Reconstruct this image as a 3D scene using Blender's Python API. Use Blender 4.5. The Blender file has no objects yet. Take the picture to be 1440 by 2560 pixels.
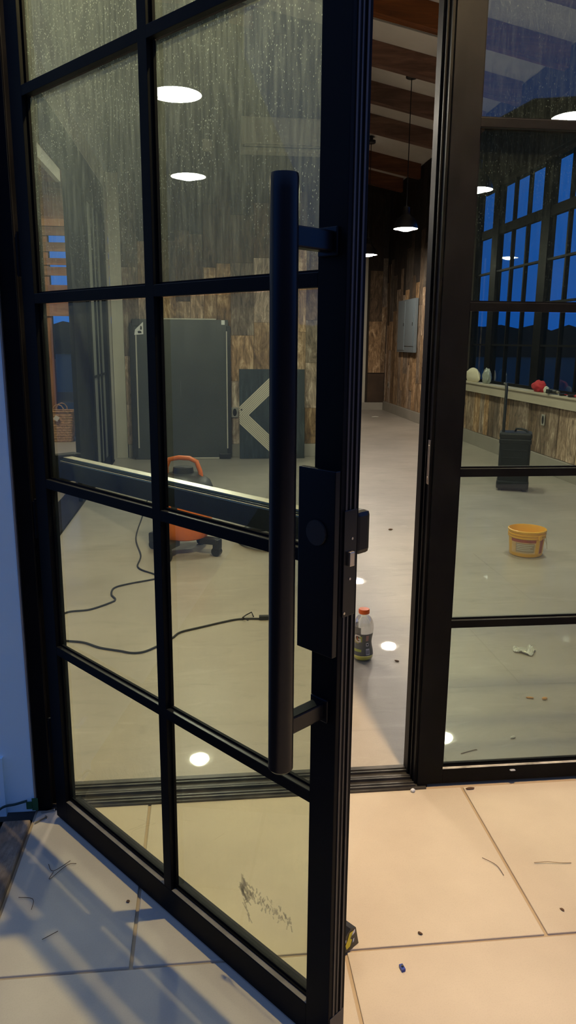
import bpy, bmesh, math, random
from mathutils import Matrix, Vector, noise
random.seed(7)
S = bpy.context.scene
COL = S.collection

# ------------------------------------------------------------------ camera, sky, exposure
F_PX = 1890.63                      # focal length in pixels of the 1440x2560 frame
YAW, PITCH, ROLL = 0.10987944, 0.22261796, -0.00866872
CAM_H = 1.5
fw = Vector((math.sin(YAW)*math.cos(PITCH), math.cos(YAW)*math.cos(PITCH), -math.sin(PITCH)))
rt = Vector((math.cos(YAW), -math.sin(YAW), 0)); dn = fw.cross(rt)
r2 = math.cos(ROLL)*rt + math.sin(ROLL)*dn; d2 = -math.sin(ROLL)*rt + math.cos(ROLL)*dn
cam = bpy.data.objects.new('camera', bpy.data.cameras.new('camera')); COL.objects.link(cam)
cam.matrix_world = Matrix.Translation((0, 0, CAM_H)) @ Matrix((r2, -d2, -fw)).transposed().to_4x4()
cam.data.sensor_fit = 'VERTICAL'; cam.data.sensor_height = 36; cam.data.lens = F_PX/2560*36
cam.data.clip_start = 0.02; cam.data.clip_end = 500
S.camera = cam
S.view_settings.view_transform = 'Standard'; S.view_settings.look = 'None'
S.view_settings.gamma = 1; S.view_settings.use_curve_mapping = False
S.view_settings.exposure = 0.0

SKY_STRENGTH = 0.85
w = bpy.data.worlds.new('dusk_sky'); S.world = w; w.use_nodes = True
wn = w.node_tree.nodes; wl = w.node_tree.links; wn.clear()
wo = wn.new('ShaderNodeOutputWorld'); wb = wn.new('ShaderNodeBackground'); wb.inputs[1].default_value = SKY_STRENGTH
tc = wn.new('ShaderNodeTexCoord'); sx = wn.new('ShaderNodeSeparateXYZ'); cr = wn.new('ShaderNodeValToRGB')
cl = wn.new('ShaderNodeTexNoise'); cl.inputs['Scale'].default_value = 3.0; cl.inputs['Detail'].default_value = 3
mx = wn.new('ShaderNodeMixRGB'); mx.blend_type = 'MULTIPLY'; mx.inputs[0].default_value = 0.35
wl.new(tc.outputs['Generated'], sx.inputs[0]); wl.new(sx.outputs['Z'], cr.inputs[0]); wl.new(tc.outputs['Generated'], cl.inputs[0])
e = cr.color_ramp.elements; e[0].position = 0.0; e[0].color = (.03, .22, .90, 1); e[1].position = 0.55; e[1].color = (.15, .26, .64, 1)
cg = wn.new('ShaderNodeMapRange'); cg.inputs['To Min'].default_value = .45; cg.inputs['To Max'].default_value = 1.5; wl.new(cl.outputs['Fac'], cg.inputs[0])
wl.new(cr.outputs[0], mx.inputs[1]); wl.new(cg.outputs[0], mx.inputs[2]); wl.new(mx.outputs[0], wb.inputs[0]); wl.new(wb.outputs[0], wo.inputs[0])

PENDANT_POWER = 330.0
PORCH_POWER = 9800.0

# ------------------------------------------------------------------ materials
def mat(name, col, rough=.5, metal=0, spec=.5, bump=0, bscale=20, var=0, vscale=3, coat=0, emit=None, estr=0, rvar=0):
    m = bpy.data.materials.new(name); m.use_nodes = True
    n = m.node_tree.nodes; l = m.node_tree.links; b = n['Principled BSDF']
    b.inputs['Base Color'].default_value = (*col, 1); b.inputs['Roughness'].default_value = rough
    b.inputs['Metallic'].default_value = metal; b.inputs['Specular IOR Level'].default_value = spec
    b.inputs['Coat Weight'].default_value = coat
    if emit: b.inputs['Emission Color'].default_value = (*emit, 1); b.inputs['Emission Strength'].default_value = estr
    t = n.new('ShaderNodeTexCoord')
    if var:
        x = n.new('ShaderNodeTexNoise'); x.inputs['Scale'].default_value = vscale; x.inputs['Detail'].default_value = 6
        r = n.new('ShaderNodeValToRGB'); r.color_ramp.elements[0].position = .3; r.color_ramp.elements[1].position = .7
        r.color_ramp.elements[0].color = (*[c*(1-var) for c in col], 1); r.color_ramp.elements[1].color = (*[min(1, c*(1+var)) for c in col], 1)
        l.new(t.outputs['Object'], x.inputs[0]); l.new(x.outputs[0], r.inputs[0]); l.new(r.outputs[0], b.inputs['Base Color'])
        if rvar:
            mr = n.new('ShaderNodeMapRange'); mr.inputs['To Min'].default_value = rough-rvar; mr.inputs['To Max'].default_value = rough+rvar
            l.new(x.outputs[0], mr.inputs[0]); l.new(mr.outputs[0], b.inputs['Roughness'])
    if bump:
        x = n.new('ShaderNodeTexNoise'); x.inputs['Scale'].default_value = bscale; x.inputs['Detail'].default_value = 5
        bp = n.new('ShaderNodeBump'); bp.inputs['Strength'].default_value = bump; bp.inputs['Distance'].default_value = .01
        l.new(t.outputs['Object'], x.inputs[0]); l.new(x.outputs[0], bp.inputs['Height']); l.new(bp.outputs[0], b.inputs['Normal'])
    return m

def concrete(name, c0, c1, rough, coat, scale=1.2, speck=.5, streak=0):
    m = bpy.data.materials.new(name); m.use_nodes = True
    n = m.node_tree.nodes; l = m.node_tree.links; b = n['Principled BSDF']; t = n.new('ShaderNodeTexCoord')
    a = n.new('ShaderNodeTexNoise'); a.inputs['Scale'].default_value = scale; a.inputs['Detail'].default_value = 8; a.inputs['Roughness'].default_value = .6; a.inputs['Distortion'].default_value = .0
    r = n.new('ShaderNodeValToRGB'); r.color_ramp.elements[0].position = .22; r.color_ramp.elements[1].position = .75
    r.color_ramp.elements[0].color = (*c0, 1); r.color_ramp.elements[1].color = (*c1, 1)
    l.new(t.outputs['Object'], a.inputs[0]); l.new(a.outputs[0], r.inputs[0])
    f = n.new('ShaderNodeTexNoise'); f.inputs['Scale'].default_value = 260; f.inputs['Detail'].default_value = 3
    fr = n.new('ShaderNodeValToRGB'); fr.color_ramp.elements[0].position = .36; fr.color_ramp.elements[0].color = (.62, .6, .58, 1); fr.color_ramp.elements[1].position = .5; fr.color_ramp.elements[1].color = (1, 1, 1, 1)
    l.new(t.outputs['Object'], f.inputs[0]); l.new(f.outputs[0], fr.inputs[0])
    mm = n.new('ShaderNodeMixRGB'); mm.blend_type = 'MULTIPLY'; mm.inputs[0].default_value = speck
    src = r.outputs[0]
    if streak:                       # cloudy trowel marks and pale scuffs
        mpx = n.new('ShaderNodeMapping'); mpx.inputs['Scale'].default_value = (2.2, 7.5, 1); l.new(t.outputs['Object'], mpx.inputs[0])
        sk = n.new('ShaderNodeTexNoise'); sk.inputs['Scale'].default_value = 1.3; sk.inputs['Detail'].default_value = 7; sk.inputs['Roughness'].default_value = .7; sk.inputs['Distortion'].default_value = .8; l.new(mpx.outputs[0], sk.inputs[0])
        skr = n.new('ShaderNodeMapRange'); skr.inputs['From Min'].default_value = .56; skr.inputs['From Max'].default_value = .78; skr.inputs['To Max'].default_value = streak; l.new(sk.outputs['Fac'], skr.inputs[0])
        skm = n.new('ShaderNodeMixRGB'); skm.inputs[2].default_value = (.62, .59, .53, 1); l.new(skr.outputs[0], skm.inputs[0]); l.new(src, skm.inputs[1])
        dkr = n.new('ShaderNodeMapRange'); dkr.inputs['From Min'].default_value = .46; dkr.inputs['From Max'].default_value = .28; dkr.inputs['To Max'].default_value = streak*1.2; l.new(sk.outputs['Fac'], dkr.inputs[0])
        dkm = n.new('ShaderNodeMixRGB'); dkm.inputs[2].default_value = (.17, .155, .13, 1); l.new(dkr.outputs[0], dkm.inputs[0]); l.new(skm.outputs[0], dkm.inputs[1]); src = dkm.outputs[0]
    l.new(src, mm.inputs[1]); l.new(fr.outputs[0], mm.inputs[2]); l.new(mm.outputs[0], b.inputs['Base Color'])
    mr = n.new('ShaderNodeMapRange'); mr.inputs['To Min'].default_value = rough*.95; mr.inputs['To Max'].default_value = rough*1.25
    g = n.new('ShaderNodeTexNoise'); g.inputs['Scale'].default_value = scale*2.3; g.inputs['Detail'].default_value = 5
    l.new(t.outputs['Object'], g.inputs[0]); l.new(g.outputs[0], mr.inputs[0]); l.new(mr.outputs[0], b.inputs['Roughness'])
    b.inputs['Coat Weight'].default_value = coat; b.inputs['Coat Roughness'].default_value = .022
    bp = n.new('ShaderNodeBump'); bp.inputs['Strength'].default_value = .03; bp.inputs['Distance'].default_value = .004
    l.new(f.outputs[0], bp.inputs['Height']); l.new(bp.outputs[0], b.inputs['Normal'])
    return m

def wood(name, c0, c1, c2, axis='Z', scale=1.0, bump=.5, rnd=.45, rough=.8, bark=True):
    """weathered board: long grain along one axis, each board its own tone (Object Info random)"""
    m = bpy.data.materials.new(name); m.use_nodes = True
    n = m.node_tree.nodes; l = m.node_tree.links; b = n['Principled BSDF']; t = n.new('ShaderNodeTexCoord'); oi = n.new('ShaderNodeObjectInfo')
    mp = n.new('ShaderNodeMapping'); s = [(11 if bark else 9)*scale]*3; s['XYZ'.index(axis)] = (1.3 if bark else .9)*scale
    mp.inputs['Scale'].default_value = s
    cm = n.new('ShaderNodeMath'); cm.operation = 'MULTIPLY'; cm.inputs[1].default_value = 37.0
    cx = n.new('ShaderNodeCombineXYZ'); l.new(oi.outputs['Random'], cm.inputs[0]); l.new(cm.outputs[0], cx.inputs[0]); l.new(cm.outputs[0], cx.inputs[2])
    va = n.new('ShaderNodeVectorMath'); va.operation = 'ADD'; l.new(t.outputs['Object'], va.inputs[0]); l.new(cx.outputs[0], va.inputs[1])
    l.new(va.outputs[0], mp.inputs[0])
    a = n.new('ShaderNodeTexNoise'); a.inputs['Scale'].default_value = 1.6; a.inputs['Detail'].default_value = 8; a.inputs['Roughness'].default_value = .68; a.inputs['Distortion'].default_value = 1.6 if bark else .6
    l.new(mp.outputs[0], a.inputs[0])
    r = n.new('ShaderNodeValToRGB'); r.color_ramp.elements[0].position = .38; r.color_ramp.elements[1].position = .65
    r.color_ramp.elements[0].color = (*c0, 1); r.color_ramp.elements[1].color = (*c2, 1); k = r.color_ramp.elements.new(.52); k.color = (*c1, 1)
    mq = n.new('ShaderNodeMapping'); sq = [5.0*scale]*3; sq['XYZ'.index(axis)] = 2.1*scale; mq.inputs['Scale'].default_value = sq; l.new(va.outputs[0], mq.inputs[0])
    a2 = n.new('ShaderNodeTexNoise'); a2.inputs['Scale'].default_value = 1.5; a2.inputs['Detail'].default_value = 9; a2.inputs['Roughness'].default_value = .75; a2.inputs['Distortion'].default_value = 1.2; l.new(mq.outputs[0], a2.inputs[0])
    mw = n.new('ShaderNodeMixRGB'); mw.inputs[0].default_value = .6 if bark else 0; l.new(a.outputs['Fac'], mw.inputs[1]); l.new(a2.outputs['Fac'], mw.inputs[2])
    l.new(mw.outputs[0], r.inputs[0])
    hv = n.new('ShaderNodeHueSaturation'); mr = n.new('ShaderNodeMapRange'); mr.inputs['To Min'].default_value = 1-rnd; mr.inputs['To Max'].default_value = 1+rnd
    l.new(oi.outputs['Random'], mr.inputs[0]); l.new(mr.outputs[0], hv.inputs['Value']); l.new(r.outputs[0], hv.inputs['Color'])
    ms = n.new('ShaderNodeMapRange'); ms.inputs['To Min'].default_value = 1.2; ms.inputs['To Max'].default_value = .7
    fr = n.new('ShaderNodeMath'); fr.operation = 'FRACT'; l.new(cm.outputs[0], fr.inputs[0]); l.new(fr.outputs[0], ms.inputs[0]); l.new(ms.outputs[0], hv.inputs['Saturation'])
    l.new(hv.outputs[0], b.inputs['Base Color']); b.inputs['Roughness'].default_value = rough
    bp = n.new('ShaderNodeBump'); bp.inputs['Strength'].default_value = bump; bp.inputs['Distance'].default_value = .02
    l.new(a.outputs[0], bp.inputs['Height']); l.new(bp.outputs[0], b.inputs['Normal'])
    return m

def glass(name, tint, dirt=.03, streak=.0, spots=0.0, refl=1.0, veil=.02):
    """thin pane: tinted transmission, fresnel mirror, and a film of dried rain dirt that catches light"""
    m = bpy.data.materials.new(name); m.use_nodes = True
    n = m.node_tree.nodes; l = m.node_tree.links; n.clear()
    o = n.new('ShaderNodeOutputMaterial'); tr = n.new('ShaderNodeBsdfTransparent'); tr.inputs[0].default_value = (*tint, 1)
    gl = n.new('ShaderNodeBsdfGlossy'); gl.inputs['Roughness'].default_value = 0.015; gl.inputs[0].default_value = (.9, .95, 1, 1)
    fz = n.new('ShaderNodeFresnel'); fz.inputs[0].default_value = 1.5
    fm = n.new('ShaderNodeMath'); fm.operation = 'MULTIPLY'; fm.inputs[1].default_value = refl; l.new(fz.outputs[0], fm.inputs[0])
    geo = n.new('ShaderNodeNewGeometry'); bk = n.new('ShaderNodeMath'); bk.operation = 'SUBTRACT'; bk.inputs[0].default_value = 1; l.new(geo.outputs['Backfacing'], bk.inputs[1])
    f2 = n.new('ShaderNodeMath'); f2.operation = 'MULTIPLY'; l.new(fm.outputs[0], f2.inputs[0]); l.new(bk.outputs[0], f2.inputs[1])
    m1 = n.new('ShaderNodeMixShader'); l.new(f2.outputs[0], m1.inputs[0]); l.new(tr.outputs[0], m1.inputs[1]); l.new(gl.outputs[0], m1.inputs[2])
    df = n.new('ShaderNodeBsdfDiffuse'); df.inputs[0].default_value = (.50, .64, .62, 1)
    tl = n.new('ShaderNodeBsdfTranslucent'); tl.inputs[0].default_value = (.50, .64, .62, 1)
    m2 = n.new('ShaderNodeMixShader'); m2.inputs[0].default_value = .6; l.new(df.outputs[0], m2.inputs[1]); l.new(tl.outputs[0], m2.inputs[2])
    t = n.new('ShaderNodeTexCoord')
    mp = n.new('ShaderNodeMapping'); mp.inputs['Scale'].default_value = (110, 110, 12); l.new(t.outputs['Object'], mp.inputs[0])
    a = n.new('ShaderNodeTexNoise'); a.inputs['Scale'].default_value = 1; a.inputs['Detail'].default_value = 4; l.new(mp.outputs[0], a.inputs[0])
    ar = n.new('ShaderNodeMapRange'); ar.inputs['From Min'].default_value = .45; ar.inputs['From Max'].default_value = .8; ar.inputs['To Max'].default_value = streak; l.new(a.outputs[0], ar.inputs[0])
    mp2 = n.new('ShaderNodeMapping'); mp2.inputs['Scale'].default_value = (190, 190, 95); l.new(t.outputs['Object'], mp2.inputs[0])
    v = n.new('ShaderNodeTexVoronoi'); v.inputs['Scale'].default_value = 1; l.new(mp2.outputs[0], v.inputs[0])
    vr = n.new('ShaderNodeMapRange'); vr.inputs['From Min'].default_value = .04; vr.inputs['From Max'].default_value = .20; vr.inputs['To Min'].default_value = spots; vr.inputs['To Max'].default_value = 0; l.new(v.outputs['Distance'], vr.inputs[0])
    pn = n.new('ShaderNodeTexNoise'); pn.inputs['Scale'].default_value = 5; pn.inputs['Detail'].default_value = 3; l.new(t.outputs['Object'], pn.inputs[0])
    pr = n.new('ShaderNodeMapRange'); pr.inputs['From Min'].default_value = .3; pr.inputs['From Max'].default_value = .6; l.new(pn.outputs[0], pr.inputs[0])
    vm = n.new('ShaderNodeMath'); vm.operation = 'MULTIPLY'; l.new(vr.outputs[0], vm.inputs[0]); l.new(pr.outputs[0], vm.inputs[1])
    # rain spots only reach the upper, unsheltered part of the panes
    sz = n.new('ShaderNodeSeparateXYZ'); l.new(t.outputs['Object'], sz.inputs[0])
    zr = n.new('ShaderNodeMapRange'); zr.inputs['From Min'].default_value = 1.45; zr.inputs['From Max'].default_value = 2.0; zr.inputs['To Min'].default_value = .10; l.new(sz.outputs['Z'], zr.inputs[0])
    v2 = n.new('ShaderNodeMath'); v2.operation = 'ADD'; l.new(vm.outputs[0], v2.inputs[0]); l.new(ar.outputs[0], v2.inputs[1])
    v3 = n.new('ShaderNodeMath'); v3.operation = 'MULTIPLY'; l.new(v2.outputs[0], v3.inputs[0]); l.new(zr.outputs[0], v3.inputs[1])
    vb = n.new('ShaderNodeMath'); vb.operation = 'MULTIPLY'; vb.inputs[1].default_value = veil; l.new(zr.outputs[0], vb.inputs[0])
    v4 = n.new('ShaderNodeMath'); v4.operation = 'ADD'; l.new(v3.outputs[0], v4.inputs[0]); l.new(vb.outputs[0], v4.inputs[1])
    v5 = n.new('ShaderNodeMath'); v5.operation = 'ADD'; v5.use_clamp = True; v5.inputs[1].default_value = dirt; l.new(v4.outputs[0], v5.inputs[0])
    m3 = n.new('ShaderNodeMixShader'); l.new(v5.outputs[0], m3.inputs[0]); l.new(m1.outputs[0], m3.inputs[1]); l.new(m2.outputs[0], m3.inputs[2])
    l.new(m3.outputs[0], o.inputs[0])
    return m

M = {}
M['black'] = mat('black_steel', (.0026, .0028, .0038), .52, spec=.09, var=.3, vscale=8, rvar=.1)
M['blacksat'] = mat('black_satin_handle', (.003, .003, .0045), .32, spec=.3)
M['rubber'] = mat('black_rubber', (.01, .01, .01), .7)
M['dust'] = mat('dust_covered_ledge', (.19, .165, .135), .7, var=.35, vscale=18)
M['dust2'] = mat('chalky_white_ledge', (.42, .40, .36), .6, var=.5, vscale=22)
M['sill_metal'] = mat('dusty_dark_aluminium', (.06, .055, .05), .38, metal=.4, var=.5, vscale=14, rvar=.1)
M['ledge'] = mat('dusty_muntin_ledge', (.018, .018, .018), .35, var=.4, vscale=12)
M['steel'] = mat('brushed_steel', (.55, .5, .42), .3, metal=1)
M['lightbar'] = mat('satin_aluminium', (.62, .64, .6), .35, metal=.7)
M['floor'] = concrete('polished_concrete', (.27, .24, .205), (.44, .40, .345), .34, .14, 1.0, .2, streak=.35)
M['pave'] = concrete('tan_paving_concrete', (.47, .41, .32), (.62, .55, .43), .75, 0, 2.2, .10)
M['joint'] = mat('sand_joint', (.42, .33, .22), .9)
M['patio'] = concrete('patio_concrete', (.38, .35, .30), (.5, .46, .4), .8, 0)
M['base'] = mat('grey_painted_baseboard', (.36, .33, .28), .5, var=.08)
M['cream'] = mat('cream_painted_trim', (.50, .47, .39), .5, var=.06)
M['sillpaint'] = mat('beige_sill', (.52, .46, .36), .45, var=.06)
M['ceil'] = mat('off_white_ceiling', (.82, .77, .69), .7, var=.05)
M['rafter'] = wood('stained_rafter_timber', (.12, .042, .018), (.19, .07, .03), (.27, .11, .05), 'X', .7, .1, .1, .5, bark=False)
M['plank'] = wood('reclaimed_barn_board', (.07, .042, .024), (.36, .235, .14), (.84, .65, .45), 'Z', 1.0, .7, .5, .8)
M['plank_unlit'] = wood('barn_board_unlit_tone', (.012, .009, .007), (.028, .019, .014), (.06, .042, .03), 'Z', 1.0, .4, .3, .8)  # dimness above the pendant lamps is put into the board colour
M['plank_half_lit'] = wood('barn_board_half_lit_tone', (.03, .022, .016), (.11, .075, .05), (.26, .19, .13), 'Z', 1.0, .5, .3, .8)  # in-between tone, painting how the lamp light fades up the wall
M['backing'] = mat('dark_wall_backing', (.03, .022, .016), .9)
M['blueboard'] = mat('pale_blue_wall_board', (.66, .88, .98), .7, bump=.05, bscale=60)
M['plaster'] = mat('white_render_wall', (.62, .64, .66), .7, bump=.05, bscale=60)
M['redwood'] = wood('red_cedar_boards', (.17, .075, .042), (.28, .13, .075), (.40, .20, .12), 'X', .8, .15, .15, .6, bark=False)
M['redwoodz'] = wood('red_cedar_post', (.18, .06, .025), (.30, .11, .05), (.42, .18, .09), 'Z', .8, .15, .15, .6, bark=False)
M['oldtimber'] = wood('weathered_timber', (.16, .11, .07), (.30, .22, .15), (.46, .37, .27), 'Y', 1.4, .5, .1, .9)
M['soil'] = mat('dark_soil', (.05, .04, .03), .95, bump=1, bscale=30, var=.5, vscale=20)
M['hill'] = mat('dark_treeline', (.012, .02, .018), 1, var=.4, vscale=.3)
M['ground'] = mat('night_ground', (.018, .024, .02), .9, var=.3)
M['painted_sheen'] = mat('painted_sheen_pane', (.24, .25, .21), .35)  # opaque pale colour painting the grazing reflection of the room in the glass
M['glass'] = glass('door_glass_dusty', (.76, .82, .76), .005, .14, .95, .8, .075)
M['glass2'] = glass('sidelight_glass', (.76, .82, .76), .003, .025, .3, 2.0, .006)
M['glass3'] = glass('window_glass', (.46, .78, .90), .002, 0, .0, 1.3, 0)

# ------------------------------------------------------------------ mesh helpers
class MB:
    def __init__(s): s.bm = bmesh.new(); s.mats = []; s.cur = 0
    def box(s, a, b, bevel=0, mtx=None):
        r = bmesh.ops.create_cube(s.bm, size=1)
        vs = r['verts']
        T = Matrix.Translation([(p+q)/2 for p, q in zip(a, b)]) @ Matrix.Diagonal([abs(q-p) for p, q in zip(a, b)]+[1])
        bmesh.ops.transform(s.bm, matrix=(mtx @ T) if mtx else T, verts=vs)
        if bevel:
            es = list({e for v in vs for e in v.link_edges})
            bmesh.ops.bevel(s.bm, geom=es, offset=bevel, segments=2, affect='EDGES', profile=.6)
        return s
    def cyl(s, p, q, r, r2=None, seg=16, cap=True):
        p = Vector(p); q = Vector(q); d = q-p; L = d.length
        rr = bmesh.ops.create_cone(s.bm, cap_ends=cap, segments=seg, radius1=r, radius2=r if r2 is None else r2, depth=L)
        bmesh.ops.transform(s.bm, matrix=Matrix.Translation((p+q)/2) @ d.to_track_quat('Z', 'Y').to_matrix().to_4x4(), verts=rr['verts'])
        return s
    def tube(s, pts, r, seg=8, close=False):
        pts = [Vector(p) for p in pts]; rings = []
        n = len(pts)
        for i, p in enumerate(pts):
            a = pts[(i-1) % n] if (close or i) else pts[0]; b = pts[(i+1) % n] if (close or i < n-1) else pts[-1]
            d = (b-a).normalized(); q = d.to_track_quat('Z', 'X') if abs(d.z) < .99 else d.to_track_quat('Z', 'Y')
            rad = r[i] if isinstance(r, (list, tuple)) else r
            rings.append([s.bm.verts.new(p + q @ Vector((math.cos(t)*rad, math.sin(t)*rad, 0))) for t in [2*math.pi*k/seg for k in range(seg)]])
        m = n if close else n-1
        for i in range(m):
            A = rings[i]; B = rings[(i+1) % n]
            off = min(range(seg), key=lambda o: sum((A[k].co-B[(k+o) % seg].co).length for k in range(0, seg, 2)))
            for k in range(seg): s.bm.faces.new((A[k], A[(k+1) % seg], B[(k+1+off) % seg], B[(k+off) % seg]))
        if not close: s.bm.faces.new(rings[0][::-1]); s.bm.faces.new(rings[-1])
        return s
    def lathe(s, prof, c=(0, 0, 0), seg=32, cap=True, sx=1, sy=1):
        rings = []
        for r, z in prof:
            rings.append([s.bm.verts.new((c[0]+math.cos(t)*r*sx, c[1]+math.sin(t)*r*sy, c[2]+z)) for t in [2*math.pi*k/seg for k in range(seg)]])
        for A, B in zip(rings, rings[1:]):
            for k in range(seg): s.bm.faces.new((A[k], A[(k+1) % seg], B[(k+1) % seg], B[k]))
        if cap:
            if prof[0][0] > 1e-4: s.bm.faces.new(rings[0][::-1])
            if prof[-1][0] > 1e-4: s.bm.faces.new(rings[-1])
        return s
    def prism(s, poly, vec):
        vec = Vector(vec); A = [s.bm.verts.new(p) for p in poly]; B = [s.bm.verts.new(Vector(p)+vec) for p in poly]
        s.bm.faces.new(A[::-1]); s.bm.faces.new(B); n = len(A)
        for k in range(n): s.bm.faces.new((A[k], A[(k+1) % n], B[(k+1) % n], B[k]))
        return s
    def build(s, name, m, parent=None, smooth=False, loc=None):
        bmesh.ops.recalc_face_normals(s.bm, faces=s.bm.faces)
        me = bpy.data.meshes.new(name); s.bm.to_mesh(me); s.bm.free()
        if smooth:
            for p in me.polygons: p.use_smooth = True
            try: me.set_sharp_from_angle(angle=math.radians(40))
            except Exception: pass
        o = bpy.data.objects.new(name, me); COL.objects.link(o)
        me.materials.append(m)
        if parent: o.parent = parent
        if loc is not None: o.location = loc
        return o

def empty(name, loc=(0, 0, 0), rz=0):
    o = bpy.data.objects.new(name, None); COL.objects.link(o); o.location = loc; o.rotation_euler = (0, 0, rz); o.empty_display_size = .1
    return o
def tag(o, label, cat, group=None):
    o['label'] = label; o['category'] = cat
    if group: o['group'] = group
    return o
def struct(o, label=None):
    o['kind'] = 'structure'
    if label: o['label'] = label
    return o
def bx(name, a, b, m, parent=None, bevel=0): return MB().box(a, b, bevel).build(name, m, parent)
def share(src, name, loc, parent, rz=None):
    o = src.copy(); o.name = name; COL.objects.link(o); o.parent = parent; o.location = loc
    return o

# ------------------------------------------------------------------ large structure
X0, X1, YF, YB, YE = -1.15, 4.0, 2.38, 9.95, 16.87      # left wall, right wall, front, back of the near room, far end
def zc(x): return 4.65 + .2*(4-x)
floor = struct(bx('floor', (-1.16, YF-.02, -.1), (4.2, 17.0, 0), M['floor']))

# paving in front of the door: each slab is a piece, sand joints recessed
pav = struct(bx('pavement', (-.57, -3.2, -.12), (6.5, 2.40, -.006), M['joint']))
rows = [(2.262, 1.59, .862), (1.59, .526, .33), (.526, -.54, .862), (-.54, -1.6, .33), (-1.6, -2.66, .862)]
for ya, yb, x0 in rows:
    k = -2
    while True:
        a = x0 + 1.064*k; b = a + 1.064; k += 1
        if a > 6.4: break
        a = max(a, -.566); b = min(b, 6.45)
        if b - a < .05: continue
        g = .0045
        bx('paving_slab', (a+g, yb+g, -.06), (b-g, ya-(g if ya < 2.2 else 0), random.uniform(-.0008, .0004)), M['pave'], pav, .0025)
struct(bx('ground', (-60, -40, -.3), (60, 90, -.14), M['ground']))
struct(bx('patio', (-6.5, 2.9, -.13), (-1.165, 12.25, -.012), M['patio']))
soil = bx('soil_bed', (-4, -1.5, -.13), (-.672, 2.24, -.035), M['soil']); struct(soil)

# ceiling with sloping rafters
mb = MB(); y0, y1 = 2.2, 17.0
poly = [(X0-.2, y0, zc(X0-.2)), (X1+.2, y0, zc(X1+.2)), (X1+.2, y0, zc(X1+.2)+.12), (X0-.2, y0, zc(X0-.2)+.12)]
ceiling = struct(mb.prism(poly, (0, y1-y0, 0)).build('ceiling', M['ceil']))
for y in (3.57, 4.84, 6.11, 7.38, 8.65, 9.93, 11.2, 12.5, 14.44, 15.7):
    pp = [(X0+.02, y, zc(X0+.02)-.002), (X1-.03, y, zc(X1-.03)-.002), (X1-.03, y, zc(X1-.03)-.25), (X0+.02, y, zc(X0+.02)-.25)]
    MB().prism(pp, (0, .13, 0)).build('rafter', M['rafter'], ceiling)
# thin conduit stapled under one rafter
cnd = tag(MB().tube([(X, 8.78, zc(X)-.262) for X in (1.0, 1.8, 2.2, 2.5)] + [(2.72, 8.82, zc(2.72)-.24)], .009).cyl((2.6, 8.8, zc(2.6)-.255), (2.75, 8.83, zc(2.75)-.24), .02).build('conduit', mat('grey_conduit', (.3, .28, .25), .5)),
          'thin grey conduit running along the lower edge of a ceiling rafter', 'conduit')

UNLIT_Z = 3.0  # boards centred above this height get the painted dim tone
def planks_on(parent, axis, fixed, face, span, zr, wmin=.16, wmax=.33, lmin=1.0, lmax=2.4, skip=None, m='plank'):
    """vertical barn boards on a wall; axis = direction along the wall, face = sign of the outward normal"""
    a = span[0]
    while a < span[1]-.03:
        b = min(a + random.uniform(wmin, wmax), span[1])
        if span[1]-b < .06: b = span[1]
        zt = zr[1](a) if callable(zr[1]) else zr[1]
        z = zr[0]; first = True
        while z < zt-.02:
            L = random.uniform(.3, lmax) if first else random.uniform(lmin, lmax); first = False
            z2 = min(z+L, zt)
            if zt-z2 < .25: z2 = zt
            th = random.uniform(.018, .034)
            p0, p1 = sorted((fixed, fixed + face*th))
            if axis == 'y': A, B = (p0, a+.0015, z+.0015), (p1, b-.0015, z2-.0015)
            else: A, B = (a+.0015, p0, z+.0015), (b-.0015, p1, z2-.0015)
            if not (skip and skip(a, b, z, z2)): bx('plank', A, B, M[m if m != 'plank' or (z+z2)/2 < 2.35 else ('plank_half_lit' if (z+z2)/2 < UNLIT_Z else 'plank_unlit')], parent)
            z = z2
        a = b

# right wall
wr = MB()
XW = 4.03
wr.box((XW, YF, 0), (XW+.2, 11.62, .78))
wr.box((XW, YF, 3.62), (XW+.2, 11.62, 4.75))
wr.box((XW, 11.62, 0), (XW+.16, 17.0, 4.75))
wr.box((XW, YF, .78), (XW+.16, 2.9, 3.62))
wall_right = struct(wr.build('wall_right', M['backing']))
planks_on(wall_right, 'y', XW, -1, (2.42, 11.60), (.2, .775))
planks_on(wall_right, 'y', XW, -1, (2.42, 11.60), (3.66, 4.64), lmin=2, m='plank_unlit')
planks_on(wall_right, 'y', XW, -1, (11.60, 16.84), (.2, 4.64), lmin=.6, lmax=1.5)
struct(bx('baseboard_right', (XW-.045, YF, 0), (XW-.001, 16.83, .195), M['base'], bevel=.004))
sill = MB().box((3.955, 2.42, .785), (4.0285, 11.58, .9)).box((3.94, 2.42, .9), (4.22, 11.6, .925), .004)
struct(sill.build('trim_1', M['sillpaint']), 'beige window sill ledge along the right wall')

# far wall and the end of the near room
wall_far = struct(bx('wall_far', (1.9, YE, 0), (4.2, YE+.15, 5.2), M['backing']))
planks_on(wall_far, 'x', YE, -1, (3.62, 4.0), (.82, 4.6), lmin=.6, lmax=1.5); bx('plank', (3.62, YE-.025, .17), (3.99, YE, .8), mat('dark_stained_board', (.06, .035, .02), .8, var=.3), wall_far)
planks_on(wall_far, 'x', YE, -1, (2.5, 3.44), (.17, 3.2)); planks_on(wall_far, 'x', YE, -1, (2.5, 3.6), (3.32, 4.7), lmin=2, m='plank_unlit')
struct(bx('baseboard_far', (2.05, YE-.045, 0), (3.98, YE-.002, .165), M['base']))
struct(bx('trim_2', (3.45, YE-.05, .165), (3.56, YE-.001, 3.3), M['cream']), 'pale vertical trim board on the far wall')
wall_back = struct(MB().box((-1.15, YB, 0), (1.95, YB+.15, 5.6)).box((1.8, YB+.15, 0), (1.95, YE, 5.2)).build('wall_back', M['backing']))
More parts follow.
